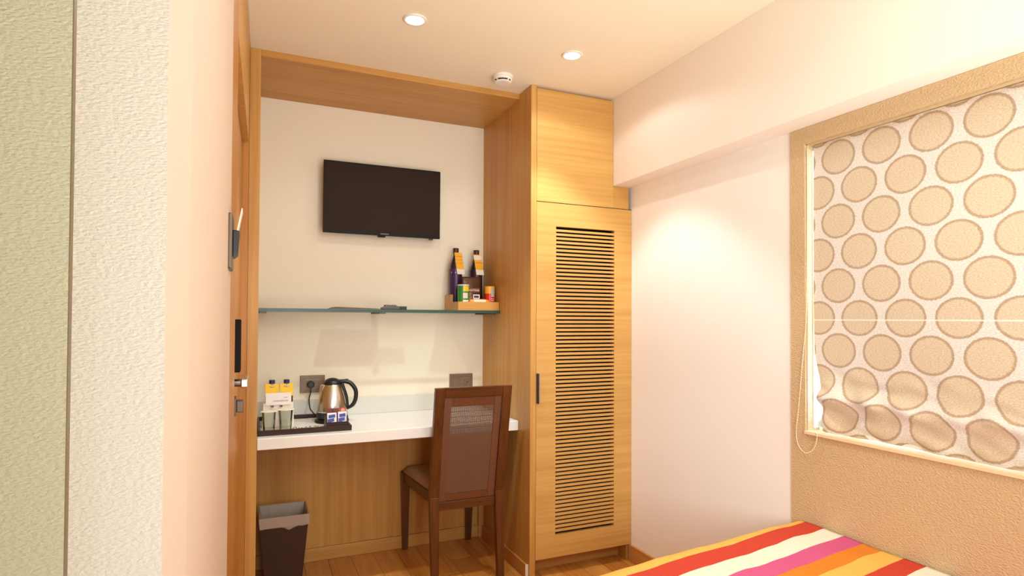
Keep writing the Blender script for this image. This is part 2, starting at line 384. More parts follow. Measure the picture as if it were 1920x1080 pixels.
# ------------------------------------------------------------------ wardrobe
wd = thing('wardrobe', 'tall oak wardrobe with plain upper door and slatted lower door', 'wardrobe', (1.5, .15, 0))
YW = -.1394
ob('side_panel', box(B(), W, W+.030, YW, D-.0006, .0005, H-.0005), OAKZ, wd, bev=.001)
ob('side_panel', box(B(), XR-.018, XR-.001, YW+.022, D-.0006, .0005, 1.845), OAKZ, wd)
ud = ob('upper_door', box(B(), W+.0315, XB-.002, YW, YW+.02, 1.850, 2.411), DOORX, wd, bev=.001)
# lower door: frame with opening
LX0, LX1, LZ0, LZ1 = W+.0315, XR-.0015, .087, 1.8465
SX0, SX1, SZ0, SZ1 = 1.363, 1.707, .196, 1.731
bm = B(); box(bm, LX0, SX0, YW, YW+.021, LZ0, LZ1); box(bm, SX1, LX1, YW, YW+.021, LZ0, LZ1); box(bm, SX0, SX1, YW, YW+.021, LZ0, SZ0); box(bm, SX0, SX1, YW, YW+.021, SZ1, LZ1)
bmesh.ops.remove_doubles(bm, verts=bm.verts, dist=1e-5)
ld = ob('lower_door', bm, DOORX, wd)
NS = 77; pit = (SZ1-SZ0)/NS
slat0 = None
for k in range(NS-1):
    zc = SZ0+pit*(k+1)
    if slat0 is None:
        bm = B(); h = pit*.28
        hexa(bm, [(SX0, YW+.001, -h), (SX1, YW+.001, -h), (SX1, YW+.009, -h+.001), (SX0, YW+.009, -h+.001), (SX0, YW+.001, h), (SX1, YW+.001, h), (SX1, YW+.009, h+.001), (SX0, YW+.009, h+.001)])
        slat0 = s = ob('slat', bm, DOORX, ld)
        base = slat0.location.copy(); s.location = base+Vector((0, 0, zc))
    else:
        s = slat0.copy(); COL.objects.link(s); s.location = base+Vector((0, 0, zc))
ob('door_handle', box(B(), W+.033, W+.040, YW-.018, YW+.0, .853, 1.0), DARK, ld, bev=.001, label='dark metal edge-pull handle')
ob('handle_face', box(B(), W+.040, W+.0475, YW-.014, YW+.0, .853, 1.0), CHROME, ld, bev=.001)
ob('plinth', box(B(), W+.0305, XR-.019, -.045, -.03, .0005, .0865), OAKX, wd)
ob('bottom_board', box(B(), W+.0305, XR-.019, YW+.024, D-.001, .087, .105), OAKX, wd)
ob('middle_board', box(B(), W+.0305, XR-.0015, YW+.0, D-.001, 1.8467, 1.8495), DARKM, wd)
ob('top_board', box(B(), W+.0305, XB-.001, YW+.024, D-.001, 2.406, 2.4235), OAKX, wd)
ob('filler_board', box(B(), XB-.0015, XR-.018, YW+.004, YW+.02, 1.8497, ZB-.0005), OAKX, wd)
ob('upper_side', box(B(), XB-.018, XB-.0016, YW+.022, D-.001, 1.8497, 2.405), OAKZ, wd)
ob('inner_shade_board', box(B(), W+.0305, XR-.019, .04, .05, .106, 1.846), DARKM, wd)  # added dark board close behind the slats, painted as the shade in the gaps
sk = B(); box(sk, W-.014, W-.0003, YW+.018, D-.036, .0005, .068)
ob('side_skirting', sk, SKIRT, wd, bev=.002)
ob('skirting_cap', box(B(), W-.0145, W-.0003, YW+.0155, YW+.0178, .0005, .069), WPLAST, wd)

# ------------------------------------------------------------------ television
tv = thing('television', 'flat black television fixed to the alcove wall above the glass shelf', 'television', (.625, .46, 1.7))
TX0, TX1, TZ0, TZ1, TY = .305, .937, 1.712, 2.093, .447
scr = mat('tv_screen', (46, 30, 20), .5, spec=.12)
tvb = mat('tv_bezel', (20, 14, 10), .5, spec=.2)
b = B(); hexa(b, [(TX0, TY, TZ0), (TX1, TY, TZ0), (TX1-.03, TY+.045, TZ0+.02), (TX0+.03, TY+.045, TZ0+.02), (TX0, TY-.006, TZ1), (TX1, TY-.006, TZ1), (TX1-.03, TY+.03, TZ1-.02), (TX0+.03, TY+.03, TZ1-.02)])
ob('casing', b, tvb, tv, bev=.003)
b = B(); hexa(b, [(TX0+.010, TY-.0015, TZ0+.022), (TX1-.010, TY-.0015, TZ0+.022), (TX1-.010, TY+.001, TZ0+.022), (TX0+.010, TY+.001, TZ0+.022), (TX0+.010, TY-.0073, TZ1-.012), (TX1-.010, TY-.0073, TZ1-.012), (TX1-.010, TY-.003, TZ1-.012), (TX0+.010, TY-.003, TZ1-.012)])
ob('screen', b, scr, tv)
cxv = (TX0+TX1)/2
text('lettering', 'SAMSUNG', (cxv+.005, TY-.002, TZ0+.010), .0095, mat('silver_print', (190, 180, 165), .4), tv)
b = B(); box(b, cxv-.03, cxv+.012, TY+.004, TY+.02, TZ0-.006, TZ0+.004)
ob('sensor_bump', b, tvb, tv, bev=.003)
ob('power_button', box(B(), TX1-.062, TX1-.04, TY+.004, TY+.016, TZ0-.006, TZ0+.003), DARK, tv, bev=.001)
ob('wall_bracket', box(box(B(), cxv-.11, cxv+.11, D-.012, D-.0006, 1.80, 2.0), cxv-.05, cxv+.05, TY+.036, D-.012, 1.84, 1.96), DARK, tv)

# ------------------------------------------------------------------ glass shelf
sh = thing('glass_shelf', 'long green-edged glass shelf across the alcove below the television', 'shelf', (.61, .38, 1.29))
SZ = 1.3125; ST = .016; SY = .247
ob('shelf_pane', box(B(), .001, W-.001, SY+.002, D-.0006, SZ-ST, SZ), [glassy('shelf_glass', (228, 240, 233))], sh)
ob('shelf_edge', box(B(), .001, W-.001, SY, SY+.002, SZ-ST, SZ), SHELFEDGE, sh, label='dark green front edge')
for xx in (.022, .585, 1.19):
    b = B(); box(b, xx-.016, xx+.016, SY+.03, D-.0006, SZ-ST-.006, SZ-ST)
    ob('shelf_clamp', b, BRONZE, sh, bev=.001)

# ------------------------------------------------------------------ snack tray and its contents
ty = .262; tx0, tx1 = .985, 1.2215
OAKT = wood('tray_oak', (216, 158, 86), (196, 136, 66), 'x')
tr = thing('snack_tray', 'open oak snack tray on the right end of the glass shelf', 'tray', (1.1, .37, SZ))
z0 = SZ+.0003
ob('tray_base', box(B(), tx0, tx1, ty, .50, z0, z0+.008), OAKT, tr)
ob('front_board', box(B(), tx0+.009, tx1, ty, ty+.009, z0+.008, z0+.046), OAKT, tr, bev=.001)
ob('left_board', prism(B(), [(tx0, ty), (tx0+.0088, ty), (tx0+.0088, .38), (tx0, .38)], z0+.008, z0+.046), OAKT, tr)
ob('left_board', box(B(), tx0, tx0+.0088, .3805, .50, z0+.008, z0+.088), OAKT, tr)
ob('back_board', box(B(), tx0+.009, tx1, .491, .50, z0+.008, z0+.088), OAKT, tr)
zt_ = z0+.0085
PURP = mat('purple_label', (62, 30, 74), .35); PDARK = mat('dark_bottle', (44, 26, 40), .2); YEL = mat('yellow_tag', (240, 176, 20), .45)
WTAG = mat('white_tag', (236, 224, 212), .5); ORP = mat('orange_print', (230, 130, 20), .5); PINKP = mat('pink_print', (200, 150, 190), .5)
def bottle(name, label, c, r, h, body, lab, capm, labz=(.18, .62), group=None):
    t = thing(name, label, 'bottle', c, 0, group)
    pr_ = [(r*.9, 0), (r, .006), (r, h*.62), (r*.92, h*.70), (r*.55, h*.82), (r*.40, h*.87), (r*.38, h*.92)]
    ob('bottle_body', lathe(B(), pr_, c), body, t, smooth=True)
    ob('cap', lathe(B(), [(r*.46, h*.92), (r*.46, h*.995), (r*.42, h)], c, 20), capm, t, smooth=False, bev=.0008)
    if lab: ob('wrap_label', lathe(B(), [(r+.0006, h*labz[0]), (r+.0006, h*labz[1])], c, 28, cap=False), lab, t, smooth=True)
    return t
BR = mat('brown_cap', (66, 28, 34), .4)
b1 = bottle('juice_bottle', 'purple-labelled bottle with yellow neck tag, nearer the television in the snack tray', (1.028, .44, zt_), .036, .345, PDARK, PURP, BR, (.1, .66))
b2 = bottle('juice_bottle', 'dark bottle with white-topped yellow tag, against the wardrobe in the snack tray', (1.152, .44, zt_), .036, .340, PDARK, mat('dark_label', (52, 28, 44), .35), BR, (.1, .66))
def tagcard(parent, x0, x1, yt, yb, ztp, zbt, bands, sh_=.0):
    n = len(bands); zz = ztp
    for m_, fr in bands:
        za = zz; zc = zz-(ztp-zbt)*fr; zz = zc
        def py(q): return yt+(yb-yt)*(ztp-q)/(ztp-zbt)
        def px(q): return sh_*(ztp-q)/(ztp-zbt)
        bb = hexa(B(), [(x0+px(zc), py(zc)-.0008, zc), (x1+px(zc), py(zc)-.0008, zc), (x1+px(zc), py(zc), zc), (x0+px(zc), py(zc), zc), (x0+px(za), py(za)-.0008, za), (x1+px(za), py(za)-.0008, za), (x1+px(za), py(za), za), (x0+px(za), py(za), za)])
        ob('neck_tag', bb, m_, parent)
tagcard(b1, 1.012, 1.056, .418, .398, zt_+.318, zt_+.195, [(YEL, .16), (ORP, .04), (YEL, .12), (ORP, .03), (YEL, .12), (ORP, .03), (YEL, .27), (WTAG, .23)], .012)
tagcard(b2, 1.126, 1.172, .418, .398, zt_+.312, zt_+.195, [(YEL, .04), (WTAG, .22), (YEL, .12), (ORP, .05), (YEL, .32), (WTAG, .25)], .012)
for i, (dx, dz) in enumerate(((-.030, .205), (-.012, .205), (-.004, .15), (.012, .12))):
    ob('print_dot', lathe(B(), [(.004 if i < 2 else .002, -.0006), (.004 if i < 2 else .002, 0)], (1.028+dx, .44-math.sqrt(max(1e-6, .0366**2-dx*dx))-.0003, zt_+dz), 10, 'y'), PINKP, b1)
# crisps tin
GREEN = mat('green_tin', (46, 132, 52), .35); YTOP = mat('yellow_print', (236, 190, 40), .4)
c = (1.030, .310, zt_)
t = thing('crisps_can', 'small green crisps can with yellow top panel in the snack tray', 'can', c)
ob('can_body', lathe(B(), [(.031, 0), (.032, .002), (.032, .122), (.031, .124)], c), GREEN, t, smooth=False, bev=.0005)
ob('lid', lathe(B(), [(.0328, .1243), (.0328, .130), (.031, .132)], c), mat('clear_lid', (210, 206, 190), .3), t)
def arc(bm, c, r, a0, a1, z0, z1, n=8):
    va = []
    for i in range(n+1):
        a = R(a0+(a1-a0)*i/n); va.append([bm.verts.new((c[0]+rr*math.cos(a), c[1]+rr*math.sin(a), c[2]+z)) for rr in (r, r+.0009) for z in (z0, z1)])
    for p, q in zip(va, va[1:]):
        bm.faces.new((p[2], q[2], q[3], p[3])); bm.faces.new((p[0], p[1], q[1], q[0])); bm.faces.new((p[1], p[3], q[3], q[1])); bm.faces.new((p[0], q[0], q[2], p[2]))
    return bm
ob('yellow_panel', arc(B(), c, .0322, -110, -45, .094, .1225), YTOP, t, label='yellow panel under the lid')
ob('white_panel', arc(B(), c, .0322, -112, -62, .056, .086), mat('pale_print', (226, 200, 180), .5), t)
ob('white_print', arc(B(), c, .0322, -112, -52, .038, .047), WTAG, t)
# nut pouch
c = (1.088, .335, zt_)
t = thing('nut_pouch', 'brown pouch of mixed nuts with white label, in the middle of the snack tray', 'pouch', c)
NUT = plaster('nut_window', (104, 66, 40), 90, .8, .003, rough=.3)
def pouch(bm, x0, x1, y, z0, z1, th, mi=None):
    n = 8; rows = []
    for j in range(n+1):
        v = j/n; tt = th*(math.sin(math.pi*min(1, v*1.05+.12))**.6 if 0 < v < 1 else .12); z = z0+(z1-z0)*v
        rows.append([[bm.verts.new((x0+(x1-x0)*i/n, y+s*(tt*math.sin(math.pi*(.06+.88*i/n))+.0004), z)) for i in range(n+1)] for s in (-1, 1)])
    for a, b_ in zip(rows, rows[1:]):
        for s in (0, 1):
            for i in range(n): bm.faces.new((a[s][i], a[s][i+1], b_[s][i+1], b_[s][i]))
        bm.faces.new((a[0][0], a[1][0], b_[1][0], b_[0][0])); bm.faces.new((a[0][n], b_[0][n], b_[1][n], a[1][n]))
    for r_ in (rows[0], rows[-1]):
        for i in range(n): bm.faces.new((r_[0][i], r_[0][i+1], r_[1][i+1], r_[1][i]))
    return bm
ob('pouch_bag', pouch(B(), 1.034, 1.142, .345, zt_, zt_+.178, .020), mat('brown_foil', (92, 58, 40), .28, .3), t, smooth=True)
ob('brand_band', box(B(), 1.046, 1.130, .3235, .3250, zt_+.092, zt_+.115), mat('brown_band', (120, 60, 34), .4), t)
text('lettering', 'Mixed Nuts', (1.088, .3232, zt_+.104), .0165, WTAG, t)
ob('price_label', box(B(), 1.092, 1.130, .3228, .3240, zt_+.035, zt_+.080), WTAG, t)
ob('label_stripe', box(B(), 1.097, 1.125, .3220, .3228, zt_+.062, zt_+.074), PURP, t)
b = B()
for k in range(14): bmesh.ops.create_icosphere(b, subdivisions=2, radius=.0075, matrix=Matrix.Translation((1.046+random.random()*.04, .327-random.random()*.002, zt_+.02+random.random()*.06)) @ Matrix.Diagonal((1, .5, .8, 1)))
ob('printed_nuts', b, mat('nut_print', (168, 112, 70), .5), t, smooth=True, kind='stuff')
# red tin
c = (1.187, .318, zt_)
t = thing('snack_tin', 'small red and yellow snack tin at the wardrobe end of the snack tray', 'tin', c)
ob('tin_body', lathe(B(), [(.0285, 0), (.029, .002), (.029, .085), ], c), mat('red_tin', (208, 40, 28), .35), t)
ob('yellow_band', lathe(B(), [(.0292, .0853), (.0292, .122), (.028, .126)], c), mat('orange_band', (238, 160, 50), .35), t)
ob('grey_panel', arc(B(), c, .0294, -95, -50, .066, .118), mat('grey_print', (178, 180, 160), .4), t)
for zz in (.035, .045, .055): ob('print_line', arc(B(), c, .0292, -95, -50, zz, zz+.003), WTAG, t)
# candy bar
t = thing('candy_bar', 'orange and white wrapped candy bar lying at the front of the snack tray', 'candy bar', (1.11, .285, zt_))
b = B(); lathe(b, [(.004, -.058), (.016, -.055), (.018, -.046), (.020, -.03), (.0205, .03), (.018, .046), (.016, .055), (.004, .058)], (1.113, .288, zt_+.034), 14, 'x', sx=.6, sy=1)
ob('wrapper', b, mat('orange_wrapper', (240, 150, 30), .35), t, smooth=True)
ob('paper_front', box(B(), 1.078, 1.148, .2745, .2755, zt_+.034, zt_+.050), WTAG, t)
for k in range(7): ob('print_mark', box(B(), 1.080+k*.0095, 1.086+k*.0095, .2748, .2752, zt_+.028, zt_+.0335), mat('brown_print', (90, 50, 20), .5), t)

# ------------------------------------------------------------------ leaflet and remote on the shelf
t = thing('leaflet', 'thin folded brown leaflet lying on the glass shelf under the television', 'leaflet', (.45, .35, SZ))
b = B(); hexa(b, [(.335, .29, SZ+.0004), (.575, .29, SZ+.0004), (.575, .42, SZ+.0004), (.335, .42, SZ+.0004), (.335, .29, SZ+.002), (.575, .29, SZ+.0025), (.575, .42, SZ+.0025), (.335, .42, SZ+.002)])
ob('lower_sheet', b, mat('paper_grey', (176, 150, 128), .6), t)
b = B(); hexa(b, [(.33, .29, SZ+.0030), (.572, .29, SZ+.0030), (.572, .42, SZ+.0030), (.33, .42, SZ+.0030), (.352, .29, SZ+.0105), (.572, .29, SZ+.0042), (.572, .42, SZ+.0042), (.352, .42, SZ+.0105)])
ob('cover_sheet', b, mat('paper_brown', (96, 66, 50), .5), t)
t = thing('remote_control', 'dark remote control lying on the glass shelf, left of the snack tray', 'remote control', (.64, .33, SZ), R(0))
b = B(); pr_ = [(.583, 0), (.585, .010), (.610, .020), (.65, .023), (.672, .017), (.712, .016), (.712, 0)]
va = [b.verts.new((x, .29, SZ+.0004+z)) for x, z in pr_]; vb = [b.verts.new((x, .335, SZ+.0004+z)) for x, z in pr_]
b.faces.new(va); b.faces.new(vb[::-1])
for i in range(len(pr_)): b.faces.new((va[i], va[(i+1) % 7], vb[(i+1) % 7], vb[i]))
ob('remote_body', b, mat('remote_grey', (84, 70, 62), .35), t, bev=.003)
ob('battery_cover', box(B(), .675, .7135, .2885, .3365, SZ+.0008, SZ+.0175), DARK, t, bev=.002)
for k in range(5):
    b = B(); box(b, .60+k*.013, .608+k*.013, .305, .32, SZ+.016, SZ+.0245); ob('button', b, DARK, t)

# ------------------------------------------------------------------ wall sockets
def socket(x0, x1, zt1, zb1, label, kind):
    cx = (x0+x1)/2
    t = thing('wall_socket', label, 'socket', (cx, D, zb1))
    y = D-.0006
    ob('face_plate', box(B(), x0, x1, y-.009, y, zb1, zt1), PLATE, t, bev=.002)
    w_ = x1-x0; h_ = zt1-zb1
    ob('inner_frame', box(B(), x0+w_*.19, x1-w_*.14, y-.0105, y-.009, zb1+h_*.24, zt1-h_*.24), mat('plate_bright', (158, 138, 120), .35, .3), t)
    for k in range(2):
        xa = x0+w_*(.205+.335*k); xb = xa+w_*.315
        s = ob('module', box(B(), xa, xb, y-.0125, y-.0105, zb1+h_*.27, zt1-h_*.27), PLATE, t, bev=.0008)
        if (kind == 'R' and k == 1):
            for dx, dz, r_ in ((.25, .0, .0035), (-.22, .012, .002), (-.22, -.012, .002), (.0, -.018, .002)):
                ob('socket_hole', lathe(B(), [(r_, -.0135), (r_, -.0126)], ((xa+xb)/2+dx*.03, y, (zt1+zb1)/2+dz*.7), 10, 'y'), mat('hole_black', (8, 6, 5), .9), s)
    return t
socket(.207, .330, .967, .877, 'taupe wall socket plate behind the kettle with a black plug in it', 'L')
socket(1.019, 1.158, .949, .850, 'taupe wall socket plate with small round holes above the chair back', 'R')

# ------------------------------------------------------------------ tea tray
TX0, TX1, TYF, TYB = .004, .402, .048, .452
tt = thing('tea_tray', 'dark brown leatherette tea tray at the left end of the white desk', 'tray', (.2, .25, .75))
zb0 = .7506
ob('tray_bottom', box(B(), TX0, TX1, TYF, TYB, zb0, zb0+.005), LEATHER, tt, bev=.001)
ob('tray_rim', hexa(B(), [(TX0, TYF, zb0+.005), (TX1, TYF, zb0+.005), (TX1, TYF+.010, zb0+.005), (TX0, TYF+.010, zb0+.005), (TX0, TYF-.002, zb0+.024), (TX1, TYF-.002, zb0+.024), (TX1, TYF+.008, zb0+.024), (TX0, TYF+.008, zb0+.024)]), LEATHER, tt, bev=.0015)
ob('tray_rim', box(B(), TX0, TX1, TYB-.010, TYB, zb0+.005, zb0+.024), LEATHER, tt, bev=.0015)
ob('tray_rim', box(B(), TX0, TX0+.009, TYF+.0105, TYB-.0105, zb0+.005, zb0+.024), LEATHER, tt, bev=.0015)
ob('tray_rim', box(B(), TX1-.009, TX1, TYF+.0105, TYB-.0105, zb0+.005, zb0+.024), LEATHER, tt, bev=.0015)
ZT = zb0+.0053
t = thing('tray_mat', 'white paper mat with black script lying in the tea tray', 'mat', (.2, .24, ZT))
ob('paper_sheet', box(B(), .016, .315, TYF+.012, .428, ZT, ZT+.0008), mat('mat_paper', (236, 228, 222), .5), t)
def stroke(pts, r=.0016): return tube(B(), spline([(x, y, ZT+.0012) for x, y in pts], 6), r, 5)
INK = mat('black_ink', (20, 16, 16), .6)
scr_ = [[(0, 0), (.008, .01), (.016, .008), (.012, -.004), (.004, -.006), (.016, -.012)], [(.024, .006), (.028, -.006), (.034, .004), (.040, -.008), (.046, .006)], [(.050, .01), (.056, -.012), (.064, .012), (.07, -.008)], [(.076, .006), (.084, .01), (.082, -.006), (.074, -.008)], [(.092, .01), (.090, -.01), (.100, 0), (.108, -.008)]]
for s in scr_: ob('script_stroke', stroke([(.150+x*1.25, .150+y*3.2) for x, y in s]), INK, t)
for k in range(9): ob('script_stroke', stroke([(.215+.009*k, .128), (.218+.009*k, .134), (.221+.009*k, .128)], .0009), INK, t)

# kettle
KX, KY = .342, .285
kz = ZT+.0003
ke = thing('electric_kettle', 'brushed steel electric kettle with black lid and handle on the tea tray', 'kettle', (KX, KY, kz))
c = (KX, KY, kz)
ob('power_base', lathe(B(), [(.079, 0), (.082, .004), (.080, .014), (.066, .020)], c, 36), DARK, ke, smooth=False, bev=.001)
ob('body_foot', lathe(B(), [(.070, .0203), (.0735, .024), (.0735, .046), (.0725, .050)], c, 36), mat('kettle_foot', (44, 44, 50), .3), ke, smooth=False)
ob('kettle_body', lathe(B(), [(.0725, .0502), (.0728, .058), (.070, .085), (.0655, .115), (.058, .145), (.049, .168), (.043, .182), (.041, .186)], c, 40), STEEL, ke, smooth=True)
ob('lid', lathe(B(), [(.0435, .1862), (.0435, .190), (.040, .198), (.030, .208), (.016, .214), (.003, .216)], c, 32), DARK, ke, smooth=True)
hp = spline([(KX+.030, KY-.006, kz+.196), (KX+.060, KY-.010, kz+.197), (KX+.088, KY-.014, kz+.186), (KX+.110, KY-.018, kz+.152), (KX+.110, KY-.018, kz+.110), (KX+.096, KY-.016, kz+.080), (KX+.068, KY-.010, kz+.062)], 6)
ob('handle', tube(B(), hp, [.0105]*(len(hp)-6)+[.0095, .009, .0085, .008, .0075, .007], 10), DARK, ke, smooth=True)
hp = spline([(KX+.044, KY-.010, kz+.190), (KX+.054, KY-.012, kz+.160), (KX+.066, KY-.012, kz+.120), (KX+.072, KY-.012, kz+.064)], 5)
ob('handle_spine', tube(B(), hp, .0085, 8), DARK, ke, smooth=True)
b = B(); hexa(b, [(KX-.062, KY-.014, kz+.150), (KX-.050, KY-.02, kz+.150), (KX-.050, KY+.02, kz+.150), (KX-.062, KY+.014, kz+.150), (KX-.058, KY-.012, kz+.180), (KX-.036, KY-.02, kz+.186), (KX-.036, KY+.02, kz+.186), (KX-.058, KY+.012, kz+.180)])
ob('spout', b, STEEL, ke, bev=.003)
ob('switch_tab', box(B(), KX+.058, KX+.074, KY-.018, KY-.002, kz+.200, kz+.209), DARK, ke, bev=.002)
# plug and cord
pg = thing('power_plug', 'black plug and cord of the kettle in the left wall socket', 'plug', (.258, .49, .92))
ob('plug_body', lathe(B(), [(.016, -.0), (.019, -.004), (.019, -.020), (.014, -.030)], (.258, D-.0135, .921), 20, 'y'), DARK, pg, bev=.001)
cpts = spline([(.258, D-.036, .912), (.256, .462, .885), (.248, .458, .85), (.252, .445, .805), (.266, .425, .783), (.285, .395, .7635), (.300, .365, .7605)], 8)
ob('cord', tube(B(), cpts, .0032, 8), DARK, pg, smooth=True)

# water bottles
CAPB = mat('blue_cap', (40, 34, 96), .4); LBL = mat('bottle_label', (214, 206, 196), .4)
for i, (x, lb) in enumerate(((.066, 'clear water bottle with blue cap and yellow tag, next to the oak post'), (.131, 'clear water bottle with blue cap and yellow tag, on the side toward the kettle'))):
    t = bottle('water_bottle', lb, (x, .30, ZT+.0011), .029, .213, BOTTLE, LBL, CAPB, (.15, .5))
    tagcard(t, x-.029, x+.029, .292, .268, ZT+.196, ZT+.14, [(mat('bright_yellow_tag', (246, 196, 10), .45), 1.0)])
    ob('neck_collar', lathe(B(), [(.017, .180), (.020, .184), (.017, .187)], (x, .30, ZT), 16, cap=False), mat('collar', (206, 200, 196), .4), t)
# card holder
t = thing('card_holder', 'cream holder in the tea tray carrying a white printed card, behind the glasses', 'card holder', (.09, .23, ZT))
CR = mat('cream_card', (238, 226, 206), .45)
hz = ZT+.0011
ob('holder_box', hexa(B(), [(.022, .215, hz), (.162, .215, hz), (.162, .258, hz), (.022, .258, hz), (.026, .222, hz+.112), (.158, .222, hz+.112), (.158, .254, hz+.112), (.026, .254, hz+.112)]), CR, t, bev=.003)
ob('printed_card', box(B(), .037, .148, .2165, .2185, hz+.104, hz+.160), mat('white_card_paper', (244, 236, 232), .4), t, label='white card with small dark print')
GI = mat('grey_ink', (120, 108, 112), .6)
text('lettering', 'COMPLIMENTARY', (.103, .2160, hz+.122), .0082, GI, t)
text('lettering', 'YOUR', (.123, .2160, hz+.137), .0062, GI, t)
for xx in (.066, .104): ob('clip', box(B(), xx-.006, xx+.006, .2135, .2162, hz+.094, hz+.102), mat('clip_dark', (90, 84, 60), .4), t, bev=.001)
# glasses
for i, (x, y, r_, lb) in enumerate(((.050, .125, .029, 'clear tumbler with white paper cover, next to the oak post'), (.122, .160, .031, 'clear tumbler with wider white paper cover, nearer the kettle'))):
    zz = ZT+.0012; c = (x, y, zz)
    t = thing('drinking_glass', lb, 'glass', c)
    b = B(); lathe(b, [(r_*.80, 0), (r_, .088), (r_-.0018, .088), (r_*.80-.002, .006)], c, 28)
    ob('tumbler', b, CLEAR, t, smooth=False)
    b = B(); n = 36
    lathe(b, [(r_+.006, .0885), (r_+.0075, .0893), (r_+.006, .0902)], c, 36)
    ob('paper_cover', b, mat('paper_cover', (250, 240, 226), .6), t)
# sachet box
t = thing('sachet_box', 'dark brown sachet box at the front right of the tea tray', 'box', (.35, .1, ZT))
sx0, sx1, sy0, sy1 = .290, .388, .064, .150
b = B(); box(b, sx0, sx1, sy0, sy0+.004, ZT, ZT+.034); box(b, sx0, sx0+.004, sy0+.004, sy1, ZT, ZT+.060); box(b, sx1-.004, sx1, sy0+.004, sy1, ZT, ZT+.060); box(b, sx0, sx1, sy1, sy1+.004, ZT, ZT+.062); box(b, sx0+.004, sx1-.004, sy0+.004, sy1, ZT, ZT+.003)
ob('box_walls', b, LEATHER, t)
BLUE = mat('blue_print', (44, 56, 150), .4)
def sachet(name, x0, x1, y, zlo, zhi, base, label, lean=.012, group=None):
    t = thing(name, label, 'sachet', ((x0+x1)/2, y, zlo), 0, group)
    b = B(); n = 4
    hexa(b, [(x0, y, zlo), (x1, y, zlo), (x1, y+.006, zlo), (x0, y+.006, zlo), (x0, y+lean, zhi), (x1, y+lean, zhi), (x1, y+lean+.003, zhi), (x0, y+lean+.003, zhi)])
    ob('packet', b, base, t, bev=.0012); return t
WS = mat('white_sachet', (236, 232, 240), .35)
for i, (xa, xb, dz, lb) in enumerate(((.296, .338, 0, 'left one of the two blue and white sachets standing in the sachet box'), (.344, .384, .003, 'right one of the two blue and white sachets standing in the sachet box'))):
    s = sachet('sachet', xa, xb, .072, ZT+.0035, ZT+.074+dz, WS, lb)
    for (u0, u1, v0, v1) in ((.15, .85, .66, .86), (.05, .45, .36, .6), (.35, .75, .42, .62)):
        def yy(v): return .072+.012*v-.0006
        H_ = .0705+dz
        b = hexa(B(), [(xa+(xb-xa)*u0, yy(v0), ZT+.0035+H_*v0), (xa+(xb-xa)*u1, yy(v0), ZT+.0035+H_*(v0+.04)), (xa+(xb-xa)*u1, yy(v0)+.0004, ZT+.0035+H_*(v0+.04)), (xa+(xb-xa)*u0, yy(v0)+.0004, ZT+.0035+H_*v0), (xa+(xb-xa)*u0, yy(v1), ZT+.0035+H_*v1), (xa+(xb-xa)*u1, yy(v1), ZT+.0035+H_*(v1+.05)), (xa+(xb-xa)*u1, yy(v1)+.0004, ZT+.0035+H_*(v1+.05)), (xa+(xb-xa)*u0, yy(v1)+.0004, ZT+.0035+H_*v1)])
        ob('blue_mark', b, BLUE, s)
RB = mat('red_brown_sachet', (120, 44, 26), .4)
sachet('coffee_sachet', .295, .322, .105, ZT+.0035, ZT+.090, RB, 'red-brown sachet at the left back of the sachet box', .004)
sachet('coffee_sachet', .325, .352, .108, ZT+.0035, ZT+.090, RB, 'red-brown sachet in the middle back of the sachet box', .004)
s = sachet('coffee_sachet', .355, .383, .104, ZT+.0035, ZT+.092, mat('red_sachet', (196, 50, 36), .4), 'bright red sachet with pink spot at the right back of the sachet box', .004)
ob('pink_spot', lathe(B(), [(.010, -.0006), (.010, .0)], (.369, .1068, ZT+.080), 14, 'y'), mat('pink_spot', (240, 170, 150), .4), s)

# ------------------------------------------------------------------ chair
ch = thing('desk_chair', 'dark wood chair with woven cane back and brown seat drawn up to the desk', 'chair', (.940, .215, 0), R(-.3))
def bar(bm, a, c, wa, wb, da=None, db=None):   # tapered square bar a->c (mostly vertical)
    da = da or wa; db = db or wb
    P8 = []
    for p, w_, d_ in ((a, wa, da), (c, wb, db)):
        P8 += [(p[0]-w_/2, p[1]-d_/2, p[2]), (p[0]+w_/2, p[1]-d_/2, p[2]), (p[0]+w_/2, p[1]+d_/2, p[2]), (p[0]-w_/2, p[1]+d_/2, p[2])]
    return hexa(bm, P8)
ZS = .365
for s in (-1, 1):
    ob('leg', bar(B(), (s*.183, .262, 0), (s*.188, .250, .425), .028, .046, .028, .040), WALNUT, ch, local=True, bev=.002)
def backy(z): return -.235-.105*max(0, (z-.40))/.545
for s in (-1, 1):
    b = B(); xs = s*.1655
    bar(b, (xs+s*.0, -.268, 0), (xs, -.238, .42), .032, .046, .030, .040)
    ob('leg', b, WALNUT, ch, local=True, bev=.002)
    ob('back_stile', bar(B(), (xs, -.238, .4203), (xs+s*.002, backy(.947), .947), .046, .046, .036, .024), WALNUT, ch, local=True, bev=.002)
def rail(z0, z1, x0, x1, dd=.024, off=0):
    return hexa(B(), [(x0, backy(z0)-dd/2+off, z0), (x1, backy(z0)-dd/2+off, z0), (x1, backy(z0)+dd/2+off, z0), (x0, backy(z0)+dd/2+off, z0), (x0, backy(z1)-dd/2+off, z1), (x1, backy(z1)-dd/2+off, z1), (x1, backy(z1)+dd/2+off, z1), (x0, backy(z1)+dd/2+off, z1)])
ob('top_rail', rail(.899, .9475, -.1435, .1435), WALNUTX, ch, local=True, bev=.002)
ob('bottom_rail', rail(.352, .392, -.1425, .1425, .026), WALNUTX, ch, local=True, bev=.002)
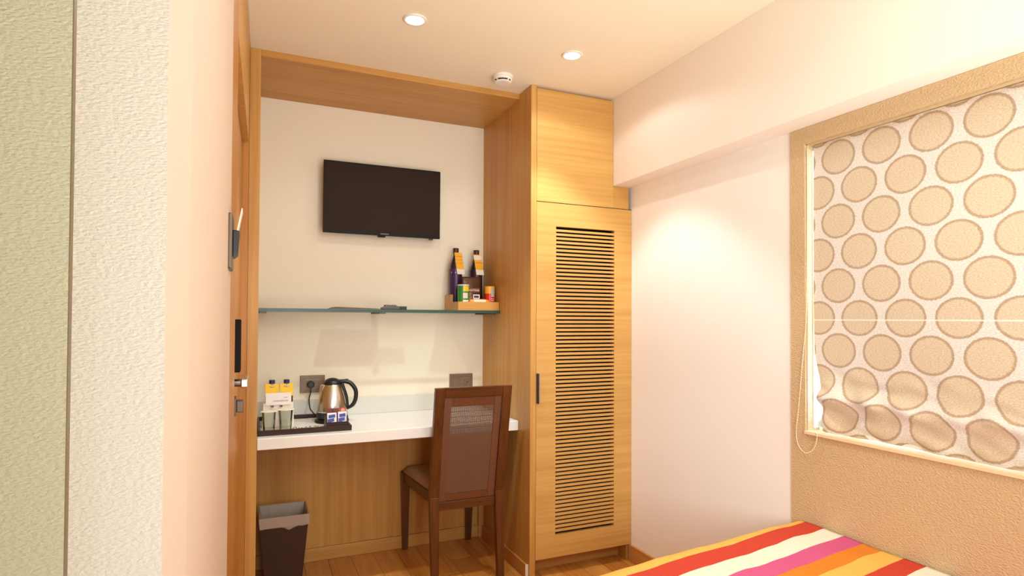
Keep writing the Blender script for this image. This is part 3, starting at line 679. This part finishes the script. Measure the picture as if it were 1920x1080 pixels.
# wrapped cane border and open weave
z0, z1, xo, bw = .394, .897, .1415, .034
b = B(); k = 0
z = z0
while z < z1-.003:      # side wraps
    for s in (-1, 1):
        xa, xb = (-xo, -xo+bw) if s < 0 else (xo-bw, xo)
        t_ = .010+.002*((k*37) % 5)/5
        hexa(b, [(xa, backy(z)-t_/2, z), (xb, backy(z)-t_/2, z), (xb, backy(z)+t_/2, z), (xa, backy(z)+t_/2, z), (xa, backy(z)-t_/2, z+.0048), (xb, backy(z)-t_/2, z+.0048), (xb, backy(z)+t_/2, z+.0048), (xa, backy(z)+t_/2, z+.0048)])
    z += .0052; k += 1
x = -xo+bw
while x < xo-bw-.002:
    for za, zb2 in ((z0, z0+bw), (z1-bw-.006, z1)):
        t_ = .010+.002*((k*37) % 5)/5; k += 1
        hexa(b, [(x, backy(za)-t_/2, za), (x+.0048, backy(za)-t_/2, za), (x+.0048, backy(za)+t_/2, za), (x, backy(za)+t_/2, za), (x, backy(zb2)-t_/2, zb2), (x+.0048, backy(zb2)-t_/2, zb2), (x+.0048, backy(zb2)+t_/2, zb2), (x, backy(zb2)+t_/2, zb2)])
    x += .0052
ob('cane_border', b, CANE2, ch, local=True, kind='stuff')
b = B(); xa, xb, za, zb2 = -xo+bw, xo-bw, z0+bw, z1-bw-.006
x = xa+.003; k = 0
while x < xb-.001:
    w_ = .0030; y0_, y1_ = backy(za), backy(zb2)
    hexa(b, [(x, y0_-.001, za), (x+w_, y0_-.001, za), (x+w_, y0_+.001, za), (x, y0_+.001, za), (x, y1_-.001, zb2), (x+w_, y1_-.001, zb2), (x+w_, y1_+.001, zb2), (x, y1_+.001, zb2)])
    x += .0058
z = za+.002
while z < zb2-.001:
    up_ = (z-za)/(zb2-za); w_ = .0042 if up_ < .68 else .0030+.0012*((k*13) % 4 == 0)
    y = backy(z); box(b, xa, xb, y-.0022, y-.0004, z, z+w_); z += .0052 if up_ < .68 else .0066; k += 1
ob('woven_cane', b, CANE, ch, local=True, kind='stuff')
# seat rails, cushion
b = B(); box(b, -.166, .166, .232, .262, .372, .424); ob('seat_rail', b, WALNUTX, ch, local=True, bev=.002)
for s in (-1, 1):
    b = hexa(B(), [(s*.150-.012, -.22, .372), (s*.150+.012, -.22, .372), (s*.188+.012, .232, .372), (s*.188-.012, .232, .372), (s*.150-.012, -.22, .424), (s*.150+.012, -.22, .424), (s*.188+.012, .232, .424), (s*.188-.012, .232, .424)])
    ob('seat_rail', b, wood('chair_wood_side', (110, 62, 24), (78, 42, 14), 'y', .32, 70) if s < 0 else bpy.data.materials['chair_wood_side'], ch, local=True, bev=.002)
b = B(); n = 14; top = []
for j in range(n+1):
    v = j/n; y = -.222+.498*v; hw = .158+.048*v; row = []
    for i in range(n+1):
        u = i/n*2-1
        e = min(1, (1-abs(u))*7)**.5*min(1, (1-abs(2*v-1))*7)**.5 if abs(u) < 1 and 0 < v < 1 else 0
        row.append(b.verts.new((u*hw, y, .428+.030*e+.008*(1-u*u)*(1-(2*v-1)**2))))
    top.append(row)
bot = [[b.verts.new((p.co.x*.97, p.co.y*.98, .4245)) for p in r_] for r_ in top]
for g_, fl_ in ((top, 0), (bot, 1)):
    for j in range(n):
        for i in range(n):
            q = (g_[j][i], g_[j][i+1], g_[j+1][i+1], g_[j+1][i]); b.faces.new(q[::-1] if fl_ else q)
for j in range(n):
    b.faces.new((top[j][0], top[j+1][0], bot[j+1][0], bot[j][0])); b.faces.new((top[j][n], bot[j][n], bot[j+1][n], top[j+1][n]))
    b.faces.new((top[0][j], bot[0][j], bot[0][j+1], top[0][j+1])); b.faces.new((top[n][j], top[n][j+1], bot[n][j+1], bot[n][j]))
ob('seat_cushion', b, FABRIC, ch, local=True, smooth=True)

# ------------------------------------------------------------------ waste bin
bn = thing('waste_bin', 'tapered dark brown waste bin under the left end of the desk', 'bin', (.122, .27, 0))
bx0, bx1, by0, by1, bz = .015, .229, .166, .378, .352
def frustum(bm, z0_, z1_, ins=0, inset_b=.030):
    def rc(z, k): f = inset_b*(1-z/bz)+k; return [(bx0+f, by0+f, z), (bx1-f, by0+f, z), (bx1-f, by1-f, z), (bx0+f, by1-f, z)]
    return rc(z0_, ins), rc(z1_, ins)
b = B(); oa, obt = frustum(b, .001, bz); ia, ib = frustum(b, .006, bz, .004)
V = [[b.verts.new(p) for p in q] for q in (oa, obt, ib, ia)]
for A, Bq in ((V[0], V[1]), (V[1], V[2]), (V[2], V[3])):
    for i in range(4): b.faces.new((A[i], A[(i+1) % 4], Bq[(i+1) % 4], Bq[i]))
b.faces.new(V[0][::-1]); b.faces.new(V[3])
ob('bin_body', b, LEATHER, bn, label='dark brown leatherette body')
lm = mat('bin_liner', (206, 190, 176), .45, Alpha=.62)
b = B(); prof = [(.004, -.050), (-.0015, -.045), (-.002, .0), (-.0015, .0025), (.001, .003), (.0055, .001), (.010, -.06), (.016, -.12)]
NN = 40; rings = []
for q, (k, dz) in enumerate(prof):
    ring = []
    for i in range(NN):
        s = i/NN*4; side = int(s); f = s-side; z = bz+dz
        a, c_ = frustum(b, max(z, .01), z, k)
        p0, p1 = Vector(c_[side]), Vector(c_[(side+1) % 4]); p = p0.lerp(p1, f)
        wob = .0035*math.sin(i*1.9+q)+.002*math.sin(i*4.1)
        if q == 0: p.z += .008*math.sin(i*.75)+wob; 
        if q in (0, 1): p += Vector(((1 if side == 1 else -1 if side == 3 else 0), (-1 if side == 0 else 1 if side == 2 else 0), 0))*(.002+abs(wob)*.5)
        if q > 5: p += Vector((wob, -wob, 0))*.6
        ring.append(b.verts.new(p))
    rings.append(ring)
for A, Bq in zip(rings, rings[1:]):
    for i in range(NN): b.faces.new((A[i], A[(i+1) % NN], Bq[(i+1) % NN], Bq[i]))
ob('bin_liner', b, lm, bn, smooth=False, label='crinkled translucent plastic liner folded over the rim')

# ------------------------------------------------------------------ bed with striped cover
bed = thing('bed', 'low bed against the window wall, seen only by its striped cover', 'bed', (1.13, -2.2, 0))
ob('bed_base', box(B(), .50, XP-.012, -3.2, -1.40, .05, .30), OAKX, bed, bev=.004)
ob('mattress', box(B(), .49, XP-.010, -3.2, -1.385, .301, .515), WHITE, bed, bev=.03, seg=4)
for x in (.56, 1.72):
    for y in (-3.1, -1.45): ob('leg', box(B(), x-.03, x+.03, y-.03, y+.03, .0005, .05), WALNUT, bed)
def stripe_mat():
    m = mat('striped_cotton', (255, 255, 255), .8, spec=.2); P = m.node_tree.nodes['Principled BSDF']
    uv = N(m, 'ShaderNodeUVMap'); uv.uv_map = 'UVMap'; sp = N(m, 'ShaderNodeSeparateXYZ'); L(m, uv.outputs[0], sp.inputs[0])
    n = N(m, 'ShaderNodeTexNoise'); n.inputs['Scale'].default_value = 9; L(m, uv.outputs[0], n.inputs['Vector'])
    a = N(m, 'ShaderNodeMath', operation='MULTIPLY_ADD'); a.inputs[1].default_value = .012; L(m, n.outputs[0], a.inputs[0]); L(m, sp.outputs[1], a.inputs[2])
    s = N(m, 'ShaderNodeMath', operation='SUBTRACT'); L(m, a.outputs[0], s.inputs[0]); s.inputs[1].default_value = .006
    md = N(m, 'ShaderNodeMath', operation='MODULO'); L(m, s.outputs[0], md.inputs[0]); md.inputs[1].default_value = .82
    dv = N(m, 'ShaderNodeMath', operation='DIVIDE'); L(m, md.outputs[0], dv.inputs[0]); dv.inputs[1].default_value = .82
    r = N(m, 'ShaderNodeValToRGB'); cr = r.color_ramp; cr.interpolation = 'CONSTANT'
    RED, WH, PK, OR, YE = (192, 62, 42), (228, 216, 194), (200, 84, 126), (212, 122, 34), (222, 172, 82)
    # distance (m) from s = -1.09 towards the camera
    st = [(0, YE), (.112, RED), (.186, WH), (.262, PK), (.332, OR), (.392, YE), (.46, RED), (.528, WH), (.594, RED), (.66, PK), (.73, OR)]
    cr.elements[0].position = 0; cr.elements[0].color = lin(YE); cr.elements[1].position = st[1][0]/.82; cr.elements[1].color = lin(RED)
    for p, c_ in st[2:]: e = cr.elements.new(p/.82); e.color = lin(c_)
    L(m, dv.outputs[0], r.inputs[0])
    L(m, r.outputs[0], P.inputs['Base Color'])
    n2 = N(m, 'ShaderNodeTexNoise'); n2.inputs['Scale'].default_value = 1; n2.inputs['Detail'].default_value = 3
    mp = N(m, 'ShaderNodeMapping'); mp.inputs['Scale'].default_value = (18, 60, 1); L(m, uv.outputs[0], mp.inputs[0]); L(m, mp.outputs[0], n2.inputs['Vector'])
    bump(m, n2.outputs[0], .35, .004); return m
b = B(); uvl = b.loops.layers.uv.new('UVMap'); NX, NY = 90, 170; g = []
for j in range(NY+1):
    d_ = j/NY*2.45                     # cloth length from the foot hem up and over
    row = []
    for i in range(NX+1):
        x = .47+(XP-.008-.47)*i/NX
        r_ = .055; drop = .33; ye = -1.160+.125*(x-1.80)
        zt2 = .546+.006*noise.noise((x*3, d_*3, 1))
        if d_ < drop: y, z = ye, zt2-r_-(drop-d_)
        elif d_ < drop+r_*math.pi/2:
            a_ = (d_-drop)/r_; y, z = ye-r_*(1-math.cos(a_)), zt2-r_+r_*math.sin(a_)
        else: y, z = ye-r_-(d_-drop-r_*math.pi/2), zt2
        e = max(0, (.60-x)/.13); z -= .05*e*e
        z -= .018*sst(1.55, .9, x)*0
        z += .004*noise.noise((x*9, y*9, 2))
        vv = -1.09+.395-d_-.15*(x-1.82)+.33*0
        row.append((b.verts.new((x, y, z)), (x, d_-.2864-.022+.82+.15*(x-1.82)-.125*(x-1.80))))
    g.append(row)
for j in range(NY):
    for i in range(NX):
        q = (g[j][i], g[j][i+1], g[j+1][i+1], g[j+1][i]); f = b.faces.new([a[0] for a in q])
        for lp, a in zip(f.loops, q): lp[uvl].uv = a[1]
o = ob('bed_cover', b, stripe_mat(), smooth=True); tag(o, 'cotton bed cover in red, white, pink, orange and yellow stripes', 'bed cover')
md_ = o.modifiers.new('solid', 'SOLIDIFY'); md_.thickness = .006; md_.offset = -1

# ------------------------------------------------------------------ ceiling fittings
EM = bpy.data.materials.new('lamp_lens'); EM.use_nodes = True
P = EM.node_tree.nodes['Principled BSDF']; P.inputs['Emission Color'].default_value = (1, .93, .82, 1); P.inputs['Emission Strength'].default_value = 12
names = ['round recessed ceiling downlight nearer the left, above the desk alcove', 'round recessed ceiling downlight in front of the wardrobe', 'round recessed ceiling downlight over the bed', 'round recessed ceiling downlight behind the left pair', 'round recessed ceiling downlight at the rear of the room']
for i, (x, y) in enumerate(LAMPS):
    t = thing('downlight', names[i], 'ceiling light', (x, y, H-.004), 0, 'recessed ceiling downlights')
    b = B(); lathe(b, [(.044, 0), (.046, -.003), (.044, -.005), (.035, -.005), (.034, 0)], (x, y, H-.0003), 32, cap=False); ob('trim_ring', b, WPLAST, t, smooth=True)
    ob('lens', lathe(B(), [(.034, 0), (.034, -.0012)], (x, y, H-.0004), 28), EM, t)
    l = bpy.data.lights.new('downlight_lamp', 'SPOT'); l.energy = SPOT_E[i]*.85; l.spot_size = R(90); l.spot_blend = .4; l.shadow_soft_size = .025; l.color = (.92, 1.0, 1.0)
    lo = bpy.data.objects.new('downlight_lamp', l); COL.objects.link(lo); lo.parent = t; lo.location = (0, 0, -.012)
    l = l.copy(); l.energy = SPOT_E[i]*.10; l.spot_size = R(150); l.spot_blend = .25; l.shadow_soft_size = .02
    lo = bpy.data.objects.new('downlight_spill', l); COL.objects.link(lo); lo.parent = t; lo.location = (0, 0, -.013)
sx, sy = 1.056, -.172
t = thing('smoke_detector', 'round white smoke detector on the ceiling beside the wardrobe', 'smoke detector', (sx, sy, H-.04))
ob('base_ring', lathe(B(), [(.047, -.0003), (.048, -.006), (.047, -.012)], (sx, sy, H), 36), WPLAST, t, bev=.001)
ob('housing', lathe(B(), [(.045, -.0123), (.044, -.024), (.036, -.034), (.030, -.036)], (sx, sy, H), 36), WPLAST, t, smooth=False, bev=.001)
ang0 = math.atan2(-2.744-sy, -.018-sx)
for k in range(-4, 5):
    if k in (-3, 3, ): continue
    a = ang0+R(13*k); b = B(); box(b, .0392, .0435, -.0042, .0042, -.031, -.0255)
    b.transform(Matrix.Translation((sx, sy, H)) @ Matrix.Rotation(a, 4, 'Z')); ob('vent_slot', b, DARK, t)
